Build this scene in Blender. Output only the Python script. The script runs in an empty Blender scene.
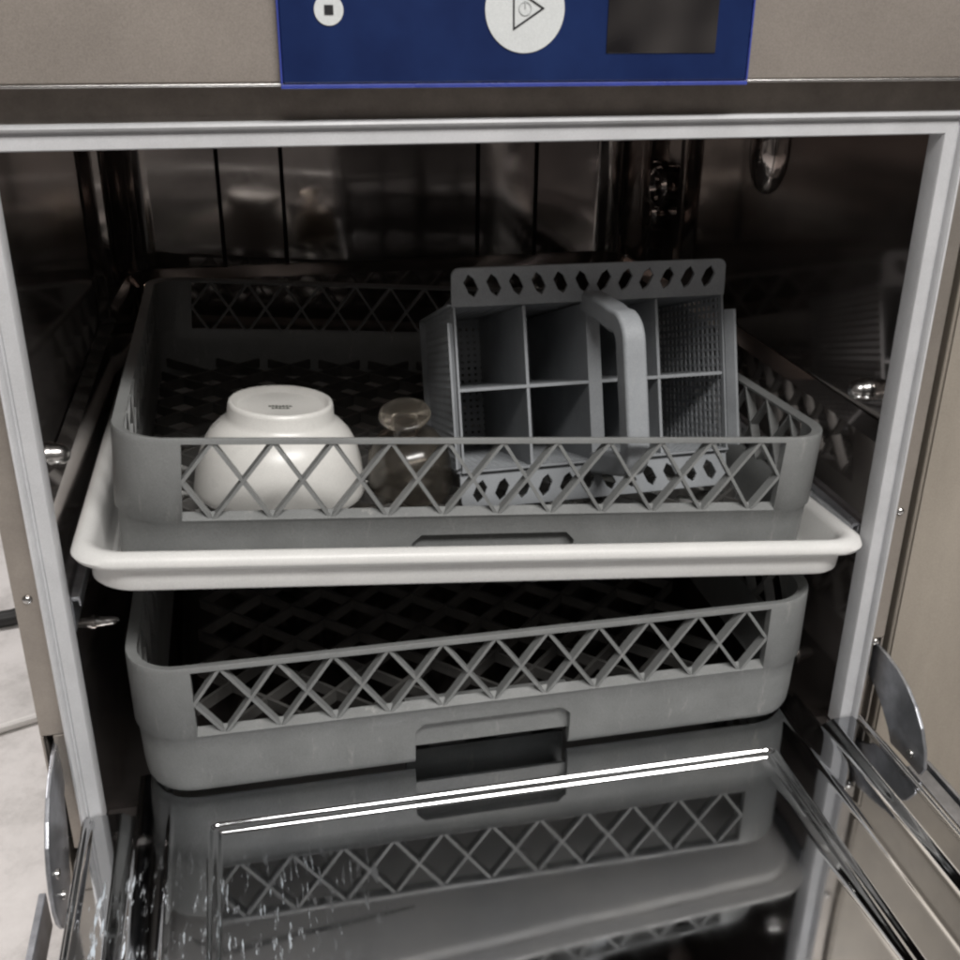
import bpy, bmesh, math, random
from mathutils import Vector, Matrix, Euler

random.seed(7)
S = bpy.context.scene
COL = S.collection
PI = math.pi

# ---------------------------------------------------------------- materials
def srgb(r, g, b):
    f = lambda c: (c / 255 / 12.92) if c / 255 <= 0.04045 else ((c / 255 + 0.055) / 1.055) ** 2.4
    return (f(r), f(g), f(b), 1)

def new_mat(name):
    m = bpy.data.materials.new(name); m.use_nodes = True
    nt = m.node_tree; nt.nodes.clear()
    out = nt.nodes.new('ShaderNodeOutputMaterial'); p = nt.nodes.new('ShaderNodeBsdfPrincipled')
    nt.links.new(p.outputs[0], out.inputs[0])
    return m, nt, p

def coords(nt, scale=(1, 1, 1)):
    tc = nt.nodes.new('ShaderNodeTexCoord'); mp = nt.nodes.new('ShaderNodeMapping')
    mp.inputs['Scale'].default_value = scale
    nt.links.new(tc.outputs['Object'], mp.inputs[0]); return mp.outputs[0]

def noise(nt, vec, scale, detail=4, rough=.6):
    n = nt.nodes.new('ShaderNodeTexNoise'); n.inputs['Scale'].default_value = scale
    n.inputs['Detail'].default_value = detail; n.inputs['Roughness'].default_value = rough
    nt.links.new(vec, n.inputs['Vector']); return n.outputs[0]

def ramp(nt, fac, stops):
    r = nt.nodes.new('ShaderNodeValToRGB'); e = r.color_ramp.elements
    e[0].position, e[0].color = stops[0]; e[1].position, e[1].color = stops[-1]
    for pos, c in stops[1:-1]:
        k = e.new(pos); k.color = c
    nt.links.new(fac, r.inputs[0]); return r.outputs[0]

def grey(v, t=(1, 1, 1)): return (v * t[0], v * t[1], v * t[2], 1)

def bump(nt, p, h, strength, dist=.001):
    b = nt.nodes.new('ShaderNodeBump'); b.inputs['Strength'].default_value = strength
    b.inputs['Distance'].default_value = dist
    nt.links.new(h, b.inputs['Height']); nt.links.new(b.outputs[0], p.inputs['Normal'])

def mottled(name, base, var=.15, rough=.5, nscale=40, bumpk=.15, metal=0, spec=.5, rvar=.1, scale=(1, 1, 1), fine=600, grain=.12, scuff=0):
    """a base colour broken up by large soft stains and fine grain"""
    m, nt, p = new_mat(name)
    v = coords(nt, scale)
    n = noise(nt, v, nscale, 5, .65)
    lo = tuple(c * (1 - var) for c in base[:3]) + (1,); hi = tuple(min(1, c * (1 + var)) for c in base[:3]) + (1,)
    g = ramp(nt, noise(nt, coords(nt), 1300, 2, .7), [(.32, grey(1 - grain)), (.68, grey(1))])
    mm = nt.nodes.new('ShaderNodeMix'); mm.data_type = 'RGBA'; mm.blend_type = 'MULTIPLY'; mm.inputs[0].default_value = 1
    nt.links.new(ramp(nt, n, [(.3, lo), (.7, hi)]), mm.inputs[6]); nt.links.new(g, mm.inputs[7])
    last = mm.outputs[2]
    if scuff:
        k = ramp(nt, noise(nt, coords(nt, (1, 1, .25)), 90, 6, .75), [(.60, grey(0)), (.74, grey(scuff))])
        m2 = nt.nodes.new('ShaderNodeMix'); m2.data_type = 'RGBA'
        nt.links.new(k, m2.inputs[0]); nt.links.new(last, m2.inputs[6]); m2.inputs[7].default_value = (.50, .49, .46, 1)
        last = m2.outputs[2]
    nt.links.new(last, p.inputs['Base Color'])
    rr = ramp(nt, noise(nt, v, nscale * .6, 3), [(.3, grey(max(.02, rough - rvar))), (.7, grey(rough + rvar))])
    nt.links.new(rr, p.inputs['Roughness'])
    p.inputs['Metallic'].default_value = metal
    p.inputs['Specular IOR Level'].default_value = spec
    if bumpk: bump(nt, p, noise(nt, v, fine, 2), bumpk, .0006)
    return m

M = {}
M['rack'] = mottled('grey_polypropylene', (.222, .228, .226), .13, .46, 22, .3, spec=.4, grain=.22, scuff=.42)
M['rack_floor'] = mottled('shade_toned_rack_floor', (.085, .082, .078), .3, .5, 30, .3, spec=.3, grain=.2)  # base colour darkened to carry the shade inside the racks
M['basket'] = mottled('blue_grey_plastic', (.29, .305, .322), .12, .48, 30, .25, spec=.4, grain=.2, scuff=.15)
M['tray'] = mottled('white_plastic', (.72, .715, .70), .05, .42, 14, .1, spec=.4)
M['seal'] = mottled('pale_seal_plastic', (.55, .555, .57), .1, .38, 18, .15, spec=.5)
M['porcelain'] = mottled('glazed_porcelain', (.72, .71, .68), .05, .34, 25, .0, spec=.55)
M['mark'] = mottled('grey_green_print', (.10, .11, .09), .6, .5, 700, 0)
M['dark'] = mottled('dark_gap', (.012, .011, .011), .3, .6, 50, 0, spec=.2)
M['cable_w'] = mottled('white_cable_plastic', (.7, .68, .66), .05, .5, 30, 0)
M['cable_b'] = mottled('black_cable_rubber', (.02, .02, .02), .1, .5, 30, 0)
M['fascia'] = mottled('brushed_fascia_steel', (.31, .275, .245), .09, .5, 14, .12, grain=.22, metal=.45, rvar=.04, fine=900)
M['flange'] = mottled('dull_flange_steel', (.37, .335, .30), .12, .42, 25, .1, metal=.75)
M['cabinet'] = mottled('worn_beige_steel', (.375, .335, .285), .24, .42, 7, .25, grain=.16, metal=.4, scale=(1, 1, .22), fine=300)
M['chamber'] = mottled('chamber_steel', (.56, .505, .48), .16, .085, 12, .0, metal=.95, rvar=.04)
M['chrome'] = mottled('polished_steel', (.52, .51, .50), .1, .24, 30, 0, metal=1, rvar=.03)
M['hinge'] = mottled('hinge_steel', (.42, .43, .46), .3, .34, 45, .1, metal=.85, rvar=.08)
M['button'] = mottled('white_button_print', (.62, .64, .64), .03, .45, 60, 0)
M['ink'] = mottled('black_ink', (.01, .01, .012), .2, .5, 60, 0)
M['ghost'] = mottled('pale_grey_ink', (.42, .44, .44), .1, .5, 60, 0)
M['blue_edge'] = mottled('bright_blue_edge', (.042, .062, .30), .15, .3, 60, 0)

def blue_glass():
    m, nt, p = new_mat('blue_panel_glass')
    v = coords(nt)
    n = noise(nt, v, 18, 4)
    nt.links.new(ramp(nt, n, [(.3, (.006, .014, .062, 1)), (.7, (.011, .026, .098, 1))]), p.inputs['Base Color'])
    p.inputs['Roughness'].default_value = .16
    bump(nt, p, noise(nt, v, 30, 2), .04, .002)
    return m
M['blue'] = blue_glass()

def display_mat():
    m, nt, p = new_mat('dark_display_glass')
    v = coords(nt)
    n = noise(nt, v, 22, 1)  # lighter blotches in the base colour stand in for reflections
    nt.links.new(ramp(nt, n, [(.35, (.010, .009, .010, 1)), (.75, (.055, .05, .048, 1))]), p.inputs['Base Color'])
    p.inputs['Roughness'].default_value = .12
    return m
M['display'] = display_mat()

def door_mat():
    """polished stainless with faint brushing, smears and dried white water runs"""
    m, nt, p = new_mat('polished_door_steel')
    v = coords(nt)
    vs = coords(nt, (1, .05, 1))
    base = ramp(nt, noise(nt, v, 9, 4), [(.3, (.39, .40, .42, 1)), (.7, (.50, .50, .50, 1))])
    # dried drips: streaks that run along the door, thick in its left part
    sp = nt.nodes.new('ShaderNodeSeparateXYZ'); nt.links.new(v, sp.inputs[0])
    streak = ramp(nt, noise(nt, coords(nt, (1, .13, 1)), 330, 4, .65), [(.545, grey(0)), (.67, grey(.6))])
    clump = ramp(nt, noise(nt, v, 55, 4), [(.41, grey(0)), (.58, grey(1))])
    mx = nt.nodes.new('ShaderNodeMapRange'); mx.inputs[1].default_value = -.085; mx.inputs[2].default_value = -.14
    nt.links.new(sp.outputs[0], mx.inputs[0])
    my = nt.nodes.new('ShaderNodeMapRange'); my.inputs[1].default_value = -.045; my.inputs[2].default_value = -.075
    nt.links.new(sp.outputs[1], my.inputs[0])
    def mul(a, b):
        k = nt.nodes.new('ShaderNodeMath'); k.operation = 'MULTIPLY'
        nt.links.new(a, k.inputs[0]); nt.links.new(b, k.inputs[1]); return k.outputs[0]
    mask = mul(mul(mul(streak, clump), mx.outputs[0]), my.outputs[0])
    mix = nt.nodes.new('ShaderNodeMix'); mix.data_type = 'RGBA'
    nt.links.new(mask, mix.inputs[0]); nt.links.new(base, mix.inputs[6]); mix.inputs[7].default_value = (.52, .62, .70, 1)
    nt.links.new(mix.outputs[2], p.inputs['Base Color'])
    inv = nt.nodes.new('ShaderNodeMath'); inv.operation = 'MULTIPLY_ADD'; inv.inputs[1].default_value = -.8; inv.inputs[2].default_value = 1
    nt.links.new(mask, inv.inputs[0]); nt.links.new(inv.outputs[0], p.inputs['Metallic'])
    rgh = ramp(nt, noise(nt, vs, 60, 4), [(.3, grey(.04)), (.7, grey(.085))])
    ra = nt.nodes.new('ShaderNodeMath'); ra.operation = 'ADD'
    nt.links.new(rgh, ra.inputs[0]); nt.links.new(mask, ra.inputs[1]); nt.links.new(ra.outputs[0], p.inputs['Roughness'])
    bump(nt, p, noise(nt, v, 8, 2), .05, .004)
    return m
M['door'] = door_mat()

def glass_mat():
    m, nt, p = new_mat('brown_glass')
    v = coords(nt)
    nt.links.new(ramp(nt, noise(nt, v, 60, 2), [(.3, (.42, .375, .315, 1)), (.7, (.55, .505, .44, 1))]), p.inputs['Base Color'])
    p.inputs['Transmission Weight'].default_value = .95
    p.inputs['Roughness'].default_value = .16
    p.inputs['IOR'].default_value = 1.48
    return m
M['glass'] = glass_mat()

def floor_mat():
    m, nt, p = new_mat('pale_worn_floor')
    v = coords(nt)
    a = ramp(nt, noise(nt, v, 7, 8, .7), [(.25, (.34, .325, .31, 1)), (.5, (.62, .595, .58, 1)), (.75, (.74, .715, .70, 1))])
    nt.links.new(a, p.inputs['Base Color']); p.inputs['Roughness'].default_value = .6
    bump(nt, p, noise(nt, v, 60, 4), .3, .002)
    return m
M['floor'] = floor_mat()

# ---------------------------------------------------------------- mesh helpers
def link(name, bm, mat, parent=None, smooth=35, bevel=0, solid=0, segs=2, loc=None):
    me = bpy.data.meshes.new(name)
    bmesh.ops.recalc_face_normals(bm, faces=bm.faces)
    bm.to_mesh(me); bm.free()
    for m in (mat if isinstance(mat, (list, tuple)) else [mat]): me.materials.append(m)
    o = bpy.data.objects.new(name, me); COL.objects.link(o)
    if smooth:
        me.polygons.foreach_set('use_smooth', [True] * len(me.polygons))
        if not bevel and not solid: me.set_sharp_from_angle(angle=math.radians(smooth))
    if solid:
        s = o.modifiers.new('thickness', 'SOLIDIFY'); s.thickness = solid; s.offset = -1; s.use_even_offset = True
    if bevel:
        b = o.modifiers.new('edge', 'BEVEL'); b.width = bevel; b.segments = segs; b.limit_method = 'ANGLE'; b.angle_limit = math.radians(40)
        b.harden_normals = True
    if parent: o.parent = parent
    if loc: o.location = loc
    return o

def thing(name, label, cat, loc=(0, 0, 0), rot=(0, 0, 0), group=None):
    o = bpy.data.objects.new(name, None); COL.objects.link(o)
    o.location = loc; o.rotation_euler = rot; o.empty_display_size = .05
    o['label'] = label; o['category'] = cat
    if group: o['group'] = group
    return o

def box(bm, x0, x1, y0, y1, z0, z1, mtx=None):
    vs = [bm.verts.new((x, y, z)) for z in (z0, z1) for y in (y0, y1) for x in (x0, x1)]
    for f in ((0, 2, 3, 1), (4, 5, 7, 6), (0, 1, 5, 4), (2, 6, 7, 3), (0, 4, 6, 2), (1, 3, 7, 5)):
        bm.faces.new([vs[i] for i in f])
    if mtx: bmesh.ops.transform(bm, matrix=mtx, verts=vs)
    return vs

def prism(bm, pts, axis, a, b, mtx=None):
    """polygon in the two other axes, extruded from a to b along axis"""
    def mk(p, t):
        if axis == 0: return (t, p[0], p[1])
        if axis == 1: return (p[0], t, p[1])
        return (p[0], p[1], t)
    A = [bm.verts.new(mk(p, a)) for p in pts]; B = [bm.verts.new(mk(p, b)) for p in pts]
    n = len(pts); bm.faces.new(A); bm.faces.new(B[::-1])
    for i in range(n): bm.faces.new((A[i], B[i], B[(i + 1) % n], A[(i + 1) % n]))
    if mtx: bmesh.ops.transform(bm, matrix=mtx, verts=A + B)

def lathe(bm, prof, n=48, mtx=None, close=False):
    rings = []
    allv = []
    for r, z in prof:
        if r < 1e-6: v = [bm.verts.new((0, 0, z))]
        else: v = [bm.verts.new((r * math.cos(2 * PI * k / n), r * math.sin(2 * PI * k / n), z)) for k in range(n)]
        rings.append(v); allv += v
    for a, b in zip(rings, rings[1:]):
        for k in range(n):
            k2 = (k + 1) % n
            if len(a) == 1 and len(b) == 1: continue
            if len(a) == 1: bm.faces.new((a[0], b[k], b[k2]))
            elif len(b) == 1: bm.faces.new((a[k], a[k2], b[0]))
            else: bm.faces.new((a[k], a[k2], b[k2], b[k]))
    if mtx: bmesh.ops.transform(bm, matrix=mtx, verts=allv)

def tube(bm, pts, r, n=10):
    pts = [Vector(p) for p in pts]; rings = []
    for i, p in enumerate(pts):
        d = (pts[min(i + 1, len(pts) - 1)] - pts[max(i - 1, 0)]).normalized()
        a = d.cross(Vector((0, 0, 1)));
        if a.length < 1e-3: a = d.cross(Vector((1, 0, 0)))
        a.normalize(); b = d.cross(a)
        rings.append([bm.verts.new(p + (a * math.cos(t) + b * math.sin(t)) * r) for t in [2 * PI * k / n for k in range(n)]])
    for u, v in zip(rings, rings[1:]):
        for k in range(n): bm.faces.new((u[k], u[(k + 1) % n], v[(k + 1) % n], v[k]))
    bm.faces.new(rings[0][::-1]); bm.faces.new(rings[-1])

def rrect(hw, y0, y1, r, n=8):
    """rounded rectangle outline, counter-clockwise, from the front left corner; list of (x, y)"""
    out = []
    for cx, cy, a0 in ((-hw + r, y0 + r, PI), (hw - r, y0 + r, 1.5 * PI), (hw - r, y1 - r, 0), (-hw + r, y1 - r, .5 * PI)):
        for k in range(n + 1):
            a = a0 + .5 * PI * k / n
            out.append((cx + r * math.cos(a), cy + r * math.sin(a)))
    return out

def stack(bm, loops, closed_first=False, closed_last=False):
    """loops: list of (outline [(x, y)], z); skins consecutive ones"""
    R = [[bm.verts.new((x, y, z)) for x, y in pts] for pts, z in loops]
    n = len(R[0])
    for a, b in zip(R, R[1:]):
        for k in range(n): bm.faces.new((a[k], a[(k + 1) % n], b[(k + 1) % n], b[k]))
    if closed_first: bm.faces.new(R[0][::-1])
    if closed_last: bm.faces.new(R[-1])
    return R

# ---------------------------------------------------------------- the setting
bm = bmesh.new()
vs = [bm.verts.new(p) for p in ((-3, -3, -.34), (3, -3, -.34), (3, 3, -.34), (-3, 3, -.34))]; bm.faces.new(vs)
fl = link('floor', bm, M['floor'], smooth=0); fl['kind'] = 'structure'

# ---------------------------------------------------------------- the dishwasher
IN_X, OUT_X, TOP_I, TOP_O = .2674, .2815, .4320, .4450       # opening (inner edge of the seal), outer edge of the seal
dw = thing('dishwasher', 'stainless undercounter dishwasher with its door folded down and a blue control panel', 'dishwasher', (0, 0, -.34))
LZ = .34                                                     # parts are written in machine coordinates, the Empty stands on the floor
def part(name, bm, mat, parent=dw, **k):
    o = link(name, bm, mat, parent, **k)
    if parent is dw: o.location.z += LZ
    return o

# outer casing: two side panels, back, base front
bm = bmesh.new()
box(bm, -.2975, -.2945, .004, .60, -.325, .56)
box(bm, .2905, .2935, .004, .60, -.325, .56)
box(bm, -.2945, .2905, .60, .603, -.325, .56)
box(bm, -.2975, .2935, -.018, .60, .5605, .5635)
part('casing', bm, M['flange'], bevel=.001)
bm = bmesh.new()
box(bm, -.2945, .2905, .006, .012, -.30, -.045)
part('base_panel', bm, M['flange'], bevel=.001)
for x in (-.26, .26):
    for y in (.06, .54):
        bm = bmesh.new(); lathe(bm, [(0, -.34), (.02, -.34), (.02, -.333), (.012, -.33), (.012, -.315), (0, -.315)], 20)
        bmesh.ops.translate(bm, vec=(x, y, 0), verts=bm.verts)
        part('foot', bm, M['cable_b'])

# front frame around the opening (flanges beside the seal, strip above it)
def flange(sx, xa, xb):
    bm = bmesh.new()
    lo, hi = sorted((sx * xa, sx * xb))
    box(bm, lo, hi, -.002, .004, .074, .466)
    s0, s1 = sorted((sx * (xb - .0075), sx * (xb - .0018)))   # slot through which the hinge arm passes
    box(bm, lo, s0, -.002, .004, -.02, .0735)
    box(bm, s1, hi, -.002, .004, -.02, .0735)
    part('front_flange', bm, M['flange'], bevel=.0006)
    bm = bmesh.new(); box(bm, s0 - .001, s1 + .001, .010, .012, -.02, .078)
    part('hinge_slot', bm, M['dark'])
flange(-1, .2805, .2968); flange(1, .2805, .2945)
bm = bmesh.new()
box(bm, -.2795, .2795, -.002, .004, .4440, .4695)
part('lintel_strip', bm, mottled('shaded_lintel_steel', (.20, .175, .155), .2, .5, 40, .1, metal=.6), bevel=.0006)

# seal: a stepped pale strip round three sides of the opening
def seal_prof(side):
    # (distance outward from the opening, y): raised outer bead, shallow groove, flat inner face
    return [(0, .010), (0, -.0035), (.0008, -.0046), (.0080, -.0050), (.0088, -.0038), (.0100, -.0038), (.0106, -.0076), (.0120, -.0088), (.0136, -.0080), (.0142, -.0060), (.0142, .010)]
bm = bmesh.new()
path = [(-IN_X, -.002, (-1, 0)), (-IN_X, TOP_I, (-1, .93)), (IN_X, TOP_I, (1, .93)), (IN_X, -.002, (1, 0))]
rings = []
for x, z, (dx, dz) in path:
    rings.append([bm.verts.new((x + dx * d, y, z + dz * d)) for d, y in seal_prof(0)])
for a, b in zip(rings, rings[1:]):
    for k in range(len(a) - 1): bm.faces.new((a[k], a[k + 1], b[k + 1], b[k]))
bm.faces.new(rings[0]); bm.faces.new(rings[-1][::-1])
part('door_seal', bm, M['seal'], smooth=50)
for s in (-1, 1):    # short corner block where the seal meets the door
    bm = bmesh.new(); box(bm, min(s * .2672, s * .283), max(s * .2672, s * .283), -.0105, .008, -.013, -.0035)
    part('seal_end', bm, M['seal'], bevel=.0015)

# upper fascia with its control panel
FY = -.018
bm = bmesh.new()
box(bm, -.36 + .0625, .2935, FY, FY + .004, .4650, .5600)
box(bm, -.2975, .2935, FY + .0042, -.003, .4690, .4710)
part('fascia', bm, M['fascia'], bevel=.0012, segs=3)
bm = bmesh.new(); box(bm, -.2975, .2935, FY - .0012, FY + .001, .4632, .4648)
part('fascia_hem', bm, M['chrome'], bevel=.0006)
PX0, PX1 = -.1195, .1288
cp_bm = bmesh.new(); box(cp_bm, PX0, PX1, FY - .0032, FY - .0004, .4645, .5560)
cp = part('control_panel', cp_bm, M['blue'], bevel=.001)
cpz = LZ
def sub(name, bm, mat, parent, **k):
    return link(name, bm, mat, parent, **k)
bm = bmesh.new()
box(bm, PX0 - .0012, PX1 + .0012, FY - .0036, FY - .0006, .4622, .4643)
box(bm, PX0 - .0012, PX0 - .0001, FY - .0036, FY - .0006, .4645, .5560)
box(bm, PX1 + .0001, PX1 + .0012, FY - .0036, FY - .0006, .4645, .5560)
sub('panel_edge', bm, M['blue_edge'], cp, bevel=.0004)
def disc(bm, cx, cz, r, y0, y1, n=56):
    pts = [(cx + r * math.cos(2 * PI * k / n), cz + r * math.sin(2 * PI * k / n)) for k in range(n)]
    prism(bm, pts, 1, y0, y1)
YP = FY - .0032
bm = bmesh.new(); disc(bm, .0042, .4995, .0208, YP - .0006, YP + .0004); sub('start_button', bm, M['button'], cp)
def outline(bm, pts, w, y0, y1):
    n = len(pts)
    c = Vector((sum(p[0] for p in pts) / n, sum(p[1] for p in pts) / n))
    inn = []
    for i in range(n):
        p = Vector(pts[i]); a = (Vector(pts[i - 1]) - p).normalized(); b = (Vector(pts[(i + 1) % n]) - p).normalized()
        h = (a + b).normalized(); s = abs(h.x * a.y - h.y * a.x); inn.append(p + h * (w / s))
    O = [[bm.verts.new((p[0], y, p[1])) for p in pts] for y in (y0, y1)]
    I = [[bm.verts.new((p[0], y, p[1])) for p in inn] for y in (y0, y1)]
    for i in range(n):
        j = (i + 1) % n
        bm.faces.new((O[0][i], O[0][j], I[0][j], I[0][i])); bm.faces.new((O[1][i], I[1][i], I[1][j], O[1][j]))
        bm.faces.new((O[0][i], O[1][i], O[1][j], O[0][j])); bm.faces.new((I[0][i], I[0][j], I[1][j], I[1][i]))
bm = bmesh.new(); outline(bm, [(-.0024, .5100), (-.0020, .4895), (.0144, .5000)], .0008, YP - .0010, YP - .0004); sub('play_symbol', bm, M['ink'], cp, smooth=0)
bm = bmesh.new()
outline(bm, [(.0042 + .0034 * math.cos(2 * PI * k / 28), .4998 + .0034 * math.sin(2 * PI * k / 28)) for k in range(28)], .0005, YP - .0010, YP - .0004)
box(bm, .0039, .0045, YP - .0011, YP - .0005, .5000, .5036)
sub('power_symbol', bm, M['ghost'], cp, smooth=0)
bm = bmesh.new(); disc(bm, -.0952, .4988, .0072, YP - .0006, YP + .0004, 40); sub('stop_button', bm, M['button'], cp)
bm = bmesh.new(); box(bm, -.0974, -.0930, YP - .0010, YP - .0004, .4966, .5010); sub('stop_symbol', bm, M['ink'], cp, smooth=0)
bm = bmesh.new(); box(bm, .0485, .1095, YP - .0006, YP + .0004, .4785, .5300); sub('display', bm, M['display'], cp, bevel=.0002)

# wash chamber: plan outline (left wall, back, right wall) swept up, with a ledge round it
def plan(inset=0, plain=False):
    h = [(-.2760, .008), (-.2760, .365)]
    if not plain:
        h += [(-.2750, .372), (-.2690, .380), (-.2680, .392), (-.2690, .404), (-.2760, .410), (-.2900, .414), (-.2900, .486), (-.2740, .489), (-.2700, .497), (-.2690, .510)]
    h += [(-.2670, .530), (-.2600, .548), (-.2480, .558), (-.2360, .560)]
    if not plain:
        for x in (-.168, -.1035): h += [(x - .0022, .560), (x - .0018, .574), (x + .0018, .574), (x + .0022, .560)]
        h += [(-.03, .5605)]
    full = h + [(-x, y) for x, y in h[::-1]]
    return [(x - math.copysign(inset, x), y - (inset if y > .5 else 0)) for x, y in full]
bm = bmesh.new()
def sweep(bm, a, za, b, zb):
    A = [bm.verts.new((x, y, za)) for x, y in a]; B = [bm.verts.new((x, y, zb)) for x, y in b]
    for i in range(len(A) - 1): bm.faces.new((A[i], A[i + 1], B[i + 1], B[i]))
sweep(bm, plan(), .238, plan(), .455)
lowp = plan(.007, True)
sweep(bm, lowp, -.06, lowp, .226)
sweep(bm, lowp, .226, plan(-.001, True), .2375)
# ceiling and sloping tank floor
box(bm, -.292, .292, .006, .578, .455, .457)
prism(bm, [(.012, -.012), (.09, -.045), (.50, -.045), (.56, -.02), (.56, -.06), (.012, -.06)], 0, -.272, .272)
part('wash_chamber', bm, M['chamber'], smooth=40)
bm = bmesh.new(); box(bm, -.2672, .2672, -.002, .013, -.030, -.0035)
part('sill', bm, M['chamber'], bevel=.001)

for x in (-.168, -.1035, .1035, .168):
    bm = bmesh.new(); box(bm, x - .0021, x + .0021, .5587, .573, .2385, .4540)
    part('panel_seam', bm, M['dark'], smooth=0)

# rack rails on the side walls
for s in (-1, 1):
    bm = bmesh.new()
    prof = [(s * .2690, .140), (s * .2690, .1625), (s * .2672, .1645), (s * .2625, .1645), (s * .2618, .1632), (s * .2618, .1580), (s * .2630, .1580), (s * .2632, .1618), (s * .2665, .1618), (s * .2672, .140)]
    prism(bm, prof, 1, .012, .52)
    part('rack_rail', bm, M['hinge'], smooth=0, bevel=.0004)

def acorn(x, y, z, s, r=.0078):
    bm = bmesh.new()
    mt = Matrix.Translation((x, y, z)) @ Matrix.Rotation(-s * PI / 2, 4, 'Y')
    lathe(bm, [(0, -.001), (r * 1.5, -.001), (r * 1.5, .0012), (r * 1.15, .0016)], 24, mt)
    lathe(bm, [(r * 1.12, .0010), (r * 1.12, .0055), (r, .0065), (r * .97, .010), (r * .80, .0138), (r * .45, .0165), (0, .0175)], 24, mt)
    part('acorn_nut', bm, M['chrome'], smooth=50)
acorn(.2775, .042, .254, 1); acorn(-.2800, .062, .240, -1); acorn(-.2688, .082, .104, -1, .0036); acorn(.2688, .075, .012, 1, .006)

# spray fittings on the right wall
bm = bmesh.new()
mt = Matrix.Translation((.2745, .232, .392)) @ Matrix.Diagonal((.016, .0165, .036, 1))
bmesh.ops.create_uvsphere(bm, u_segments=28, v_segments=18, radius=1, matrix=mt)
part('drop_boss', bm, M['chamber'], smooth=60)
bm = bmesh.new()
for y, z, r in ((.470, .322, .021), (.487, .292, .017)):
    mt = Matrix.Translation((.2895, y, z)) @ Matrix.Rotation(-PI / 2, 4, 'Y')
    lathe(bm, [(r * .55, .004), (r * .60, .014), (r * .72, .019), (r * .9, .019), (r, .015), (r * 1.02, 0)], 32, mt)
part('inlet_ring', bm, M['chamber'], smooth=60)

# flange screws
for x, z in ((-.2889, .174), (.2878, .1785), (-.2889, .40), (.2878, .071)):
    bm = bmesh.new()
    mt = Matrix.Translation((x, -.002, z)) @ Matrix.Rotation(PI / 2, 4, 'X')
    lathe(bm, [(.0030, -.001), (.0030, .0006), (.0024, .0016), (.0012, .0022), (0, .0023)], 20, mt)
    part('screw', bm, M['chrome'], smooth=50)

# the door, folded down level; creased inner skin with a shallow rectangular recess
DZ = .0045
YB, YF = -.006, -.452
RX, RY0, RY1 = .2020, -.0228, -.425
def smooth01(t): t = max(0, min(1, t)); return t * t * (3 - 2 * t)
def door_h(x, y):
    ax = abs(x - .0030); h = 0
    # rolled frame recess: distance inside a rounded rectangle
    cx, cy = RX - .007, (RY0 - RY1) / 2 - .007
    qx = ax - cx; qy = abs(y - (RY0 + RY1) / 2) - cy
    d = -(math.hypot(max(qx, 0), max(qy, 0)) + min(max(qx, qy), 0) - .007)
    h -= .0023 * smooth01(d / .0040) + .0023 * smooth01((d - .0052) / .0040)
    h += .0004 * math.exp(-((ax - .2262) / .0018) ** 2)
    h += .0036 * smooth01((ax - .2515) / .0075) - .0004 * math.exp(-((ax - .2495) / .0018) ** 2)
    h -= .0008 * smooth01((ax - .2745) / .0022)
    h += .0012 * smooth01((ax - .2785) / .0020)
    h -= .0060 * smooth01((ax - .2820) / .0024)
    return h
def breaks(lo, hi, cs, coarse=.012, fine=.0006, w=.0075):
    out = [lo]; x = lo
    while x < hi - 1e-6:
        near = min(abs(x - c) for c in cs)
        x += fine if near < w else min(coarse, max(fine, near - w + fine))
        out.append(min(x, hi))
    return out
xs = breaks(-.2812, .2872, [s * c + .0030 for c in (.2000, .2262, .2530, .2800) for s in (-1, 1)])
ys = breaks(YF, YB, [RY0 - .004, RY1 + .004], fine=.0004) + [.004, .016, .0345]
bm = bmesh.new()
G = [[bm.verts.new((x, y, DZ + door_h(x, y))) for x in xs] for y in ys]
for j in range(len(ys) - 1):
    for i in range(len(xs) - 1):
        if ys[j] >= YB - 1e-6 and (xs[i] < -.2465 or xs[i + 1] > .2525): continue      # inner lip only between the seal ends
        bm.faces.new((G[j][i], G[j][i + 1], G[j + 1][i + 1], G[j + 1][i]))
for row in G:
    for v in row:
        if not v.link_faces: bm.verts.remove(v)
# folded edges down and the outer skin below
be = [e for e in bm.edges if len(e.link_faces) == 1]
ex = bmesh.ops.extrude_edge_only(bm, edges=be)
for v in [g_ for g_ in ex['geom'] if isinstance(g_, bmesh.types.BMVert)]: v.co.z = -.0030 if v.co.y > YB - .004 else -.034
door = part('door', bm, M['door'], smooth=50)
for xa, xb, zt in ((-.3030, -.2985, -.0075), (.2975, .3095, -.0050), (.3118, .3150, -.0030)):
    bm = bmesh.new(); box(bm, xa, xb, -.455, -.052, -.036, zt)
    sub('edge_strip', bm, M['hinge'], door, bevel=.0008)
bm = bmesh.new(); prism(bm, [(-.3030, -.456), (.3150, -.456), (.3150, -.0525), (-.2800, -.0525), (-.2800, -.200), (-.3030, -.200)], 2, -.0395, -.0365)
sub('outer_skin', bm, M['flange'], door, bevel=.0008)
bm = bmesh.new()
tube(bm, [(-.16, -.47, -.018), (-.16, -.492, -.018), (-.15, -.498, -.018), (.15, -.498, -.018), (.16, -.492, -.018), (.16, -.47, -.018)], .007, 14)
box(bm, -.17, .17, -.471, -.4525, -.03, -.006)
sub('door_handle', bm, M['chrome'], door, smooth=50)

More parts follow.
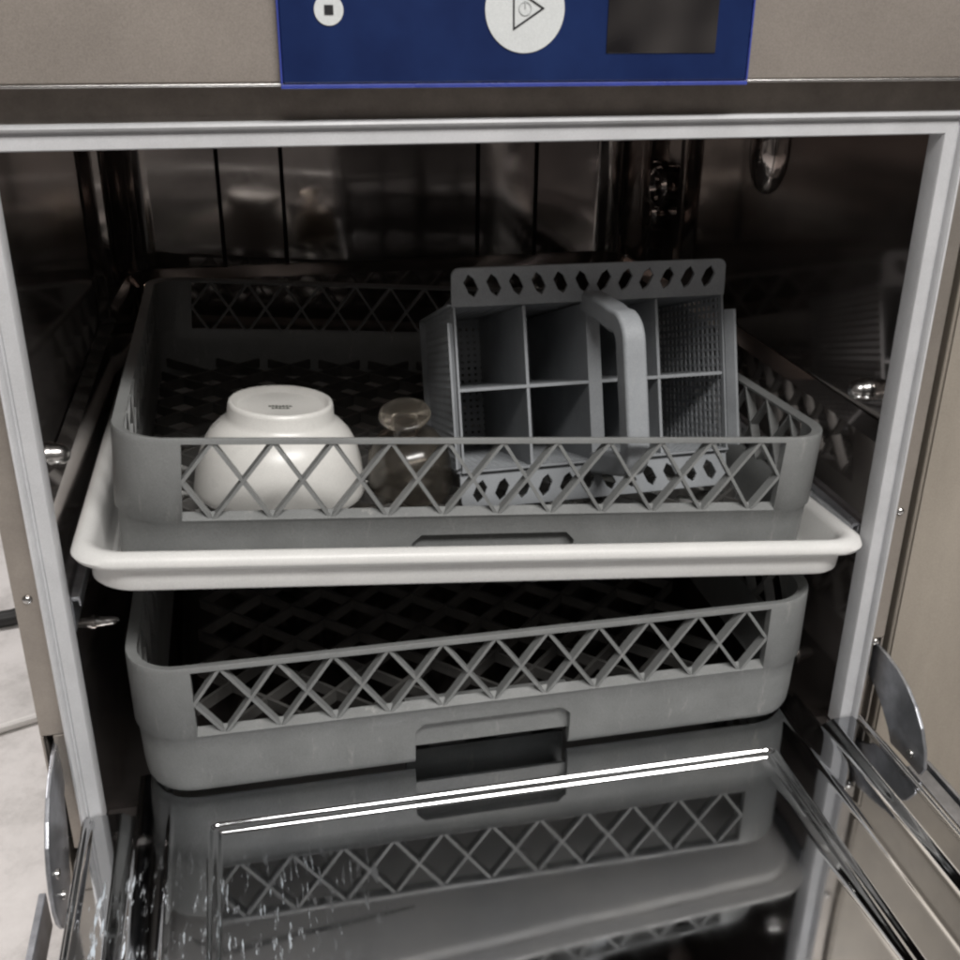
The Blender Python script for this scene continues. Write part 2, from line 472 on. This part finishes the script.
# crescent hinge arms
def crescent(x, dx, low=True):
    dz = 0
    outer = [(.020, .066), (.004, .0672), (-.012, .0668), (-.028, .0640), (-.043, .0585), (-.056, .0505), (-.067, .040), (-.0745, .0275), (-.0785, .014), (-.0790, .001), (-.076, -.012), (-.070, -.022)]
    inner = [(-.052, -.020), (-.045, -.006), (-.038, .005), (-.031, .0145), (-.022, .0230), (-.013, .0305), (-.002, .0365), (.008, .040), (.020, .042)]
    if low: inner = [(-.034, -.020), (-.026, -.006), (-.018, .005), (-.014, .0145), (-.012, .0230), (-.008, .0305), (0, .0365), (.009, .040), (.020, .042)]
    if not low: outer = outer[:-3] + [(-.0745, .0055)]; inner = [(-.050, .0060)] + inner[2:]
    pts = outer + inner
    bm = bmesh.new(); prism(bm, [(y, z + dz) for y, z in pts], 0, x, x + dx)
    o = part('hinge_arm', bm, M['hinge'], smooth=0, bevel=.0009)
    bm = bmesh.new()
    for y, z in ((-.062, .015), (-.058, -.006))[:2 if low else 1]:
        mt = Matrix.Translation((x + dx / 2, y, z + dz)) @ Matrix.Rotation(PI / 2, 4, 'Y')
        lathe(bm, [(0, -.0032), (.0032, -.0032), (.0036, -.002), (.0036, .002), (.0032, .0032), (0, .0032)], 18, mt)
    sub('rivet', bm, M['chrome'], o, smooth=50)
crescent(-.2905, .0030); crescent(.2905, .0030, False)

# ---------------------------------------------------------------- neighbouring cabinet on the right
cab = thing('steel_cabinet', 'worn beige metal cabinet side standing right of the dishwasher behind a narrow dark gap', 'cabinet', (.55, .2, -.34))
bm = bmesh.new(); box(bm, -.2500, .25, -.202, .38, .02, 1.02)
link('cabinet_body', bm, M['cabinet'], cab, bevel=.002)
bm = bmesh.new(); box(bm, -.2480, -.2080, -.2035, -.2025, .06, .98)
link('cabinet_edge_fold', bm, M['cabinet'], cab, bevel=.0004)
bm = bmesh.new(); box(bm, -.23, .24, -.17, .36, 0, .0195)
link('plinth', bm, M['dark'], cab)

# ---------------------------------------------------------------- dish racks
HW, DEP, CR = .2440, .488, .036
WIN, WZ0, WZ1, HT = .2015, .0497, .0995, .1036
NOT = .0560
def rack_outline(ins):
    """columns of the wall: list of (x, y, key) round the rack; key tells which side and where"""
    side = [-WIN, -NOT, -NOT + .006, NOT - .006, NOT, WIN]
    cols = []
    hw = HW - ins; r = CR - ins * .6
    def corner(a0, cx, cy, k):
        for i in range(9):
            a = a0 + .5 * PI * i / 8; cols.append((cx + r * math.cos(a), cy + r * math.sin(a), None))
    y0, y1 = ins, DEP - ins; ym = DEP / 2
    corner(PI, -hw + r, y0 + r, 0)
    for s in side: cols.append((s, y0, ('f', s)))
    corner(1.5 * PI, hw - r, y0 + r, 1)
    for s in side: cols.append((hw, ym + s, ('r', s)))
    corner(0, hw - r, y1 - r, 2)
    for s in side: cols.append((-s, y1, ('b', s)))
    corner(.5 * PI, -hw + r, y1 - r, 3)
    for s in side: cols.append((-hw, ym - s, ('l', s)))
    return cols
def rack_frame():
    bm = bmesh.new()
    rows = [(.0000, .0075), (.0020, .0050), (.0065, .0034), (.0180, .0026), (.0290, .0024), (.0350, .0022), (.0472, .0018), (WZ0, 0), (WZ1, 0), (HT - .0015, 0), (HT, .0004)]
    V = [[bm.verts.new((x, y, z)) for x, y, k in rack_outline(ins)] for z, ins in rows]
    keys = [k for _, _, k in rack_outline(0)]; n = len(keys)
    for j in range(len(rows) - 1):
        za, zb = rows[j][0], rows[j + 1][0]
        for i in range(n):
            i2 = (i + 1) % n; a, b = keys[i], keys[i2]
            if a and b and a[0] == b[0]:
                if za >= WZ0 - 1e-6 and zb <= WZ1 + 1e-6: continue
                if a[0] == 'f' and abs(a[1]) <= NOT + 1e-6 and abs(b[1]) <= NOT + 1e-6 and zb <= .035 + 1e-6:
                    if za >= .029 - 1e-6 and abs(a[1] - b[1]) < .01:      # rounded upper corner of the hand hole
                        if a[1] < 0: bm.faces.new((V[j][i], V[j + 1][i2], V[j + 1][i]))
                        else: bm.faces.new((V[j][i2], V[j + 1][i2], V[j + 1][i]))
                    continue
            bm.faces.new((V[j][i], V[j][i2], V[j + 1][i2], V[j + 1][i]))
    return bm
def bar(bm, p, q, w, y0, y1, plane='xz'):
    p, q = Vector(p), Vector(q); d = (q - p).normalized(); nrm = Vector((-d.y, d.x)) * (w / 2)
    pts = [p - nrm, q - nrm, q + nrm, p + nrm]
    prism(bm, [(v.x, v.y) for v in pts], 1 if plane == 'xz' else 2, y0, y1)
def clip(p, q, lo, hi):
    (x0, z0), (x1, z1) = p, q
    if x0 > x1: (x0, z0), (x1, z1) = (x1, z1), (x0, z0)
    if x1 <= lo or x0 >= hi: return None
    if x0 < lo: z0 += (lo - x0) / (x1 - x0) * (z1 - z0); x0 = lo
    if x1 > hi: z1 = z0 + (hi - x0) / (x1 - x0) * (z1 - z0); x1 = hi
    return (x0, z0), (x1, z1)
def lattice(flat_y0=.0008, depth=.0074):
    bm = bmesh.new(); st = 2 * WIN / 11; za, zb = WZ0 - .0008, WZ1 + .0008
    for i in range(12):
        xc = -WIN + st * i
        for k, s in enumerate((1, -1)):
            c = clip((xc - s * st / 2, za), (xc + s * st / 2, zb), -WIN - .0006, WIN + .0006)
            if c: bar(bm, c[0], c[1], .0021, flat_y0 + .0005 * k, flat_y0 + depth - .0004 * k)
    return bm
def floor_grid(gz):
    bm = bmesh.new(); L = .2080 if gz < .01 else .2290; st = .0368 * 1.414
    for k in range(-10, 11):
        for n, s in enumerate((1, -1)):
            c = k * st    # line  y = s*x + c inside the square
            pts = []
            for x in (-L, L):
                y = s * x + c
                if -L <= y <= L: pts.append((x, y))
            for y in (-L, L):
                x = (y - c) / s
                if -L < x < L: pts.append((x, y))
            if len(pts) >= 2 and (Vector(pts[0]) - Vector(pts[1])).length > .09:
                a, b = pts[0], pts[1]
                bar(bm, (a[0], a[1] + DEP / 2), (b[0], b[1] + DEP / 2), .0028, gz + .0004 * n, gz + .0095 - .0005 * n, 'xy')
    return bm
def rack(label, loc, rot, gz=.0150):
    t = thing('dish_rack', label, 'dish rack', loc, rot, 'grey square dish racks stacked in the dishwasher')
    f = link('frame', rack_frame(), M['rack'], t, solid=.0075, bevel=.0008)
    for ang, pos in ((0, (0, 0, 0)), (PI / 2, (HW, DEP / 2, 0)), (PI, (0, DEP, 0)), (-PI / 2, (-HW, DEP / 2, 0))):
        l = link('lattice', lattice(), M['rack'], t, smooth=0)
        l.matrix_local = Matrix.Translation(pos) @ Matrix.Rotation(ang, 4, 'Z')
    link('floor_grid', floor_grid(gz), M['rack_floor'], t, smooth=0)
    bm = bmesh.new(); prism(bm, [(.0080, .0130), (.0105, .0130), (.0105, .0362), (.0290, .0362), (.0290, .0010), (.0315, .0010), (.0315, .0385), (.0080, .0385)], 0, -NOT - .004, NOT + .004)
    link('hand_hold', bm, M['rack'], t, smooth=0, bevel=.0008)
    return t
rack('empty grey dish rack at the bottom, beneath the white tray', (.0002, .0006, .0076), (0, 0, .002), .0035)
UP_LOC, UP_ROT = Vector((.0005, .0180, .1422)), Euler((-.045, .082, .016))
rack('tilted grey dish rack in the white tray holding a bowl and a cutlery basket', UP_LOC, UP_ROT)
UM = Matrix.Translation(UP_LOC) @ UP_ROT.to_matrix().to_4x4()

# ---------------------------------------------------------------- white tray under the upper rack
tr = thing('tray', 'shallow white plastic tray with a rolled rim, tilted under the upper rack', 'tray', (-.0010, -.0175, .1385), (-.045, .087, .006))
bm = bmesh.new()
def o(hw, y0, y1, r): return rrect(hw, y0, y1, r, 8)
W = .2650; D = .540
loops = [(o(W - .034, .0600, D - .040, .030), -.0015), (o(W - .028, .0520, D - .034, .030), .0010), (o(W - .0150, .0150, D - .014, .028), .0182), (o(W - .0118, .0095, D - .0085, .027), .0190), (o(W - .0108, .0082, D - .0078, .027), .0205), (o(W - .0102, .0078, D - .0078, .027), .0330), (o(W - .006, .0040, D - .004, .026), .0358), (o(W - .0015, .0008, D - .0008, .0255), .0372),
         (o(W, 0, D, .025), .0400), (o(W - .0016, .0016, D - .0016, .0245), .0438), (o(W - .006, .006, D - .006, .0235), .0462), (o(W - .0105, .0105, D - .0105, .022), .0448), (o(W - .0135, .0135, D - .0135, .021), .0400), (o(W - .0155, .018, D - .018, .021), .0225), (o(W - .0190, .030, D - .0275, .021), .0120), (o(W - .030, .052, D - .034, .018), .0036), (o(W - .036, .060, D - .040, .018), .0012)]
R = stack(bm, loops, True, True)
link('tray_body', bm, M['tray'], tr, smooth=50)

# ---------------------------------------------------------------- bowl, glass
def on_rack(x, y, z=.0246): return UM @ Vector((x, y, z))
b = on_rack(-.1345, .117)
bowl = thing('bowl', 'white porcelain bowl turned upside down in the upper rack', 'bowl', b, (-.012, .080, .3))
bm = bmesh.new()
H = .0675
prof = [(.0000, H - .0060), (.0300, H - .0055), (.0325, H - .0040), (.0336, H - .0008), (.0350, H), (.0366, H - .0008), (.0374, H - .0035), (.0380, H - .0110), (.0400, H - .0140),
        (.0450, H - .0180), (.0505, H - .0240), (.0550, H - .0320), (.0582, H - .0420), (.0604, H - .0530), (.0614, .0060), (.0618, .0014), (.0612, 0), (.0598, .0006), (.0590, .0060), (.0575, .0180), (.0540, .0300), (.0480, .0420), (.0400, .0500), (.0250, .0555), (0, .0565)]
lathe(bm, prof, 72)
link('bowl_body', bm, M['porcelain'], bowl, smooth=60)
bm = bmesh.new()
for i, (x0, x1) in enumerate(((-.0085, .0085), (-.0065, .0065))):
    for k in range(7 - 2 * i):
        xa = x0 + (x1 - x0) * k / (7 - 2 * i)
        box(bm, xa, xa + .0016, .001 - .0045 * i + .0004 * (k % 2), .0040 - .0045 * i - .0006 * (k % 3 == 0), H - .0058, H - .0056)
    box(bm, x0, x1, .0012 - .0045 * i, .0018 - .0045 * i, H - .0057, H - .0055)
mk = link('maker_mark', bm, M['mark'], bowl, smooth=0); mk.rotation_euler.z = -.3

g = on_rack(-.0385, .108, .0285)
gl = thing('glass', 'small brown tinted footed glass upside down between the bowl and the cutlery basket', 'glass', g, (.30, -.10, 0))
bm = bmesh.new()
lathe(bm, [(0, .0690), (.0165, .0700), (.0182, .0690), (.0186, .0676), (.0170, .0662), (.0090, .0630), (.0062, .0590), (.0060, .0560), (.0085, .0535), (.0100, .0515), (.0080, .0495), (.0150, .0475), (.0240, .0420), (.0290, .0330), (.0312, .0200), (.0316, .0060), (.0312, .0008), (.0300, 0), (.0290, .0010), (.0292, .0060), (.0288, .0200), (.0266, .0320), (.0215, .0400), (.0120, .0440), (0, .0450)], 48)
link('glass_body', bm, M['glass'], gl, smooth=50)

# ---------------------------------------------------------------- cutlery basket lying on its side, mouth to the front
cb = thing('cutlery_basket', 'grey eight compartment cutlery basket lying on its side in the upper rack', 'cutlery basket', (.1015, .1040, .1862), (-.320, .024, .078))
BW, BH, BD = .1070, .1200, .135
def taper(y): return 1 - .10 * y / BD
def plate_holes(bm, x0, x1, z0, z1, n, hw, hh, cr):
    """flat plate in the xz plane (y=0) with n slanted hexagon holes"""
    E = []
    def loop(pts):
        vs = [bm.verts.new((p[0], 0, p[1])) for p in pts]
        for i in range(len(vs)): E.append(bm.edges.new((vs[i], vs[(i + 1) % len(vs)])))
    out = [(x0, z0), (x1, z0)]
    for k in range(6): a = .5 * PI * k / 5; out.append((x1 - cr + cr * math.cos(a), z1 - cr + cr * math.sin(a)))
    for k in range(6): a = .5 * PI + .5 * PI * k / 5; out.append((x0 + cr + cr * math.cos(a), z1 - cr + cr * math.sin(a)))
    loop(out)
    st = (x1 - x0 - .012) / n; zc = (z0 + z1) / 2 + .001
    for i in range(n):
        xc = x0 + .006 + st * (i + .5); s = 1 if i < n / 2 else -1
        loop([(xc - s * .40 * hw, zc + hh), (xc + s * .35 * hw, zc + hh * .62), (xc + s * hw, zc - hh * .30), (xc + s * .45 * hw, zc - hh), (xc - s * .30 * hw, zc - hh * .66), (xc - s * hw, zc + hh * .30)])
    bmesh.ops.triangle_fill(bm, use_beauty=True, use_dissolve=False, edges=E)
for top in (True, False):
    bm = bmesh.new(); plate_holes(bm, -BW - .0005, BW + .0005, 0, .0275, 12, .0056, .0080, .006)
    o_ = link('slotted_band', bm, M['basket'], cb, smooth=0, solid=.0026, bevel=.0005)
    if top: o_.matrix_local = Matrix.Translation((0, .0005, BH - .0005)) @ Matrix.Rotation(.22, 4, 'X')
    else: o_.matrix_local = Matrix.Translation((0, .0005, .0005)) @ Matrix.Rotation(PI - .02, 4, 'X') @ Matrix.Translation((0, -.0026, 0))
def wall_grid(bm, pa, pb, pc, pd, nu, nv, w, t):
    """a perforated wall: strips along both directions of the quad pa-pb-pc-pd (u along ab, v along ad)"""
    pa, pb, pc, pd = map(Vector, (pa, pb, pc, pd)); nrm = (pb - pa).cross(pd - pa).normalized()
    P = lambda u, v: (pa * (1 - u) + pb * u) * (1 - v) + (pd * (1 - u) + pc * u) * v
    def strip(a, b, w, off):
        d = (b - a).normalized(); s = d.cross(nrm) * (w / 2); k = nrm * t; f = nrm * off
        q = [a - s + f, b - s + f, b + s + f, a + s + f]
        A = [bm.verts.new(v) for v in q]; B = [bm.verts.new(v + k) for v in q]
        bm.faces.new(A); bm.faces.new(B[::-1])
        for i in range(4): bm.faces.new((A[i], B[i], B[(i + 1) % 4], A[(i + 1) % 4]))
    for i in range(nu + 1): strip(P(i / nu, 0), P(i / nu, 1), w if 0 < i < nu else w * 2, 0)
    for j in range(nv + 1): strip(P(0, j / nv), P(1, j / nv), w if 0 < j < nv else w * 2, .0003)
def bx(x, y, z):     # basket coordinates with taper towards the closed end
    k = taper(y); return (x * k, y, BH / 2 + (z - BH / 2) * k)
for s in (-1, 1):
    bm = bmesh.new(); wall_grid(bm, bx(s * (BW - .001), .002, 0), bx(s * (BW - .001), BD, 0), bx(s * (BW - .001), BD, BH), bx(s * (BW - .001), .002, BH), 20, 20, .0022, .0016)
    link('end_wall', bm, M['basket'], cb, smooth=0)
    bm = bmesh.new()
    prism(bm, [(s * BW, -.001), (s * (BW + .0045), -.009), (s * (BW + .0065), -.009), (s * (BW + .0022), .001)], 2, .004, BH - .012)
    link('end_lip', bm, M['basket'], cb, smooth=0, bevel=.0008)
for z in (0, BH):
    bm = bmesh.new(); wall_grid(bm, bx(-BW, .002, z), bx(BW, .002, z), bx(BW, BD, z), bx(-BW, BD, z), 34, 18, .0030, .0016)
    link('long_wall', bm, M['basket'], cb, smooth=0)
bm = bmesh.new(); wall_grid(bm, bx(-BW, BD, 0), bx(BW, BD, 0), bx(BW, BD, BH), bx(-BW, BD, BH), 34, 20, .0034, .0016)
link('base_wall', bm, M['basket'], cb, smooth=0)
bm = bmesh.new()
for x, w in ((-.0525, .0025), (-.0042, .0022), (.0042, .0022), (.0525, .0025)):
    vs = box(bm, x - w / 2, x + w / 2, .001, BD - .001, .0015, BH - .0015)
    for v in vs: v.co = Vector(bx(*v.co))
box(bm, -.0054, .0054, -.0002, .0030, .001, BH - .001)
link('long_divider', bm, M['basket'], cb, smooth=0, bevel=.0006)
bm = bmesh.new(); vs = box(bm, -BW + .002, BW - .002, .0004, BD - .001, BH * .49, BH * .49 + .0023)
for v in vs: v.co = Vector(bx(*v.co))
link('cross_divider', bm, M['basket'], cb, smooth=0)
# handle: a strap from the top band out to the front, down and back to the lower band
def strap():
    bm = bmesh.new()
    path = [(.0010, BH + .0075), (-.020, BH + .0015), (-.042, BH - .0055)]
    cx, cz, r = -.0515, BH - .0325, .023
    for k in range(9):
        a = PI / 2 + PI / 2 * k / 8; path.append((cx + r * math.cos(a), cz + r * math.sin(a)))
    path += [(-.0745, BH * .6), (-.0745, .028)]
    for k in range(9):
        a = PI + PI / 2 * k / 8; path.append((cx + r * math.cos(a), .017 + r * math.sin(a)))
    path += [(-.020, -.0070), (.000, -.008)]
    hw = .0085; t = .0160
    rings = []
    for i, (y, z) in enumerate(path):
        y0, z0 = path[max(0, i - 1)]; y1, z1 = path[min(len(path) - 1, i + 1)]
        d = Vector((y1 - y0, z1 - z0)).normalized(); n = Vector((-d.y, d.x))     # towards the inside of the loop
        rings.append([bm.verts.new(p) for p in ((-hw, y, z), (hw, y, z), (hw, y + n.x * t, z + n.y * t), (-hw, y + n.x * t, z + n.y * t))])
    for a, b_ in zip(rings, rings[1:]):
        for k in range(4): bm.faces.new((a[k], a[(k + 1) % 4], b_[(k + 1) % 4], b_[k]))
    bm.faces.new(rings[0]); bm.faces.new(rings[-1][::-1])
    return bm
link('handle', strap(), M['basket'], cb, smooth=30, bevel=.0028, segs=3)

# ---------------------------------------------------------------- things on the floor at the left
bm = bmesh.new()
tube(bm, [(-.95, .40, -.334), (-.75, .50, -.334), (-.62, .565, -.334), (-.52, .575, -.334), (-.45, .60, -.334), (-.38, .66, -.334), (-.30, .72, -.334)], .006, 10)
c1 = link('floor_cable', bm, M['cable_w']); c1['label'] = 'white cable lying on the pale floor left of the dishwasher'; c1['category'] = 'cable'
bm = bmesh.new()
tube(bm, [(-1.0, .80, -.328), (-.80, .815, -.328), (-.66, .825, -.328), (-.52, .845, -.328), (-.44, .88, -.328)], .012, 12)
c2 = link('floor_hose', bm, M['cable_b']); c2['label'] = 'thick black hose on the floor behind the white cable'; c2['category'] = 'hose'

# ---------------------------------------------------------------- camera, light
cam = bpy.data.cameras.new('camera'); co = bpy.data.objects.new('camera', cam); COL.objects.link(co)
yaw, pit, rol = .213398, .430656, .009637
f = Vector((math.sin(yaw) * math.cos(pit), math.cos(yaw) * math.cos(pit), -math.sin(pit)))
r = Vector((math.cos(yaw), -math.sin(yaw), 0)); u = r.cross(f)
r2 = r * math.cos(rol) + u * math.sin(rol); u2 = -r * math.sin(rol) + u * math.cos(rol)
m = Matrix((r2, u2, -f)).transposed().to_4x4(); m.translation = (-.143012, -.603476, .511466)
co.matrix_world = m
cam.sensor_fit = 'HORIZONTAL'; cam.sensor_width = 36; cam.lens = 1082.1 / 960 * 36
cam.clip_start = .01; cam.clip_end = 50
S.camera = co

def lamp(name, loc, tgt, sx, sy, power, colr):
    l = bpy.data.lights.new(name, 'AREA'); l.shape = 'RECTANGLE'; l.size = sx; l.size_y = sy; l.energy = power; l.color = colr
    ob = bpy.data.objects.new(name, l); COL.objects.link(ob); ob.location = loc
    ob.rotation_euler = (Vector(tgt) - Vector(loc)).to_track_quat('-Z', 'Y').to_euler()
lamp('ceiling_lamp', (.35, -1.34, 2.02), (0, 0, .2), 1.7, .34, 61, (1, .975, .945))
lamp('far_fill', (-.1, -3.9, 2.15), (0, 0, .2), 1.8, .7, 3, (1, .96, .92))  # added fill: lifts the chamber rear and front faces, no lamp known there
lamp('floor_fill', (-1.7, .9, 2.1), (-.6, .6, -.34), .9, .5, 56, (1, .965, .955))  # added fill that brightens the floor at the left, source unseen

w = bpy.data.worlds.new('World'); S.world = w; w.use_nodes = True
nt = w.node_tree; bg = nt.nodes['Background']
tc = nt.nodes.new('ShaderNodeTexCoord')
n1 = nt.nodes.new('ShaderNodeTexNoise'); n1.inputs['Scale'].default_value = 2.2; n1.inputs['Detail'].default_value = 2
nt.links.new(tc.outputs['Generated'], n1.inputs['Vector'])
rc = ramp(nt, n1.outputs[0], [(.35, (.10, .092, .09, 1)), (.65, (.42, .39, .36, 1))])
nt.links.new(rc, bg.inputs[0]); bg.inputs[1].default_value = .46

S.view_settings.view_transform = 'Standard'; S.view_settings.look = 'None'; S.view_settings.exposure = 0
S.render.engine = 'CYCLES'; S.cycles.use_denoising = True
S.cycles.filter_width = 2.5; S.cycles.max_bounces = 10
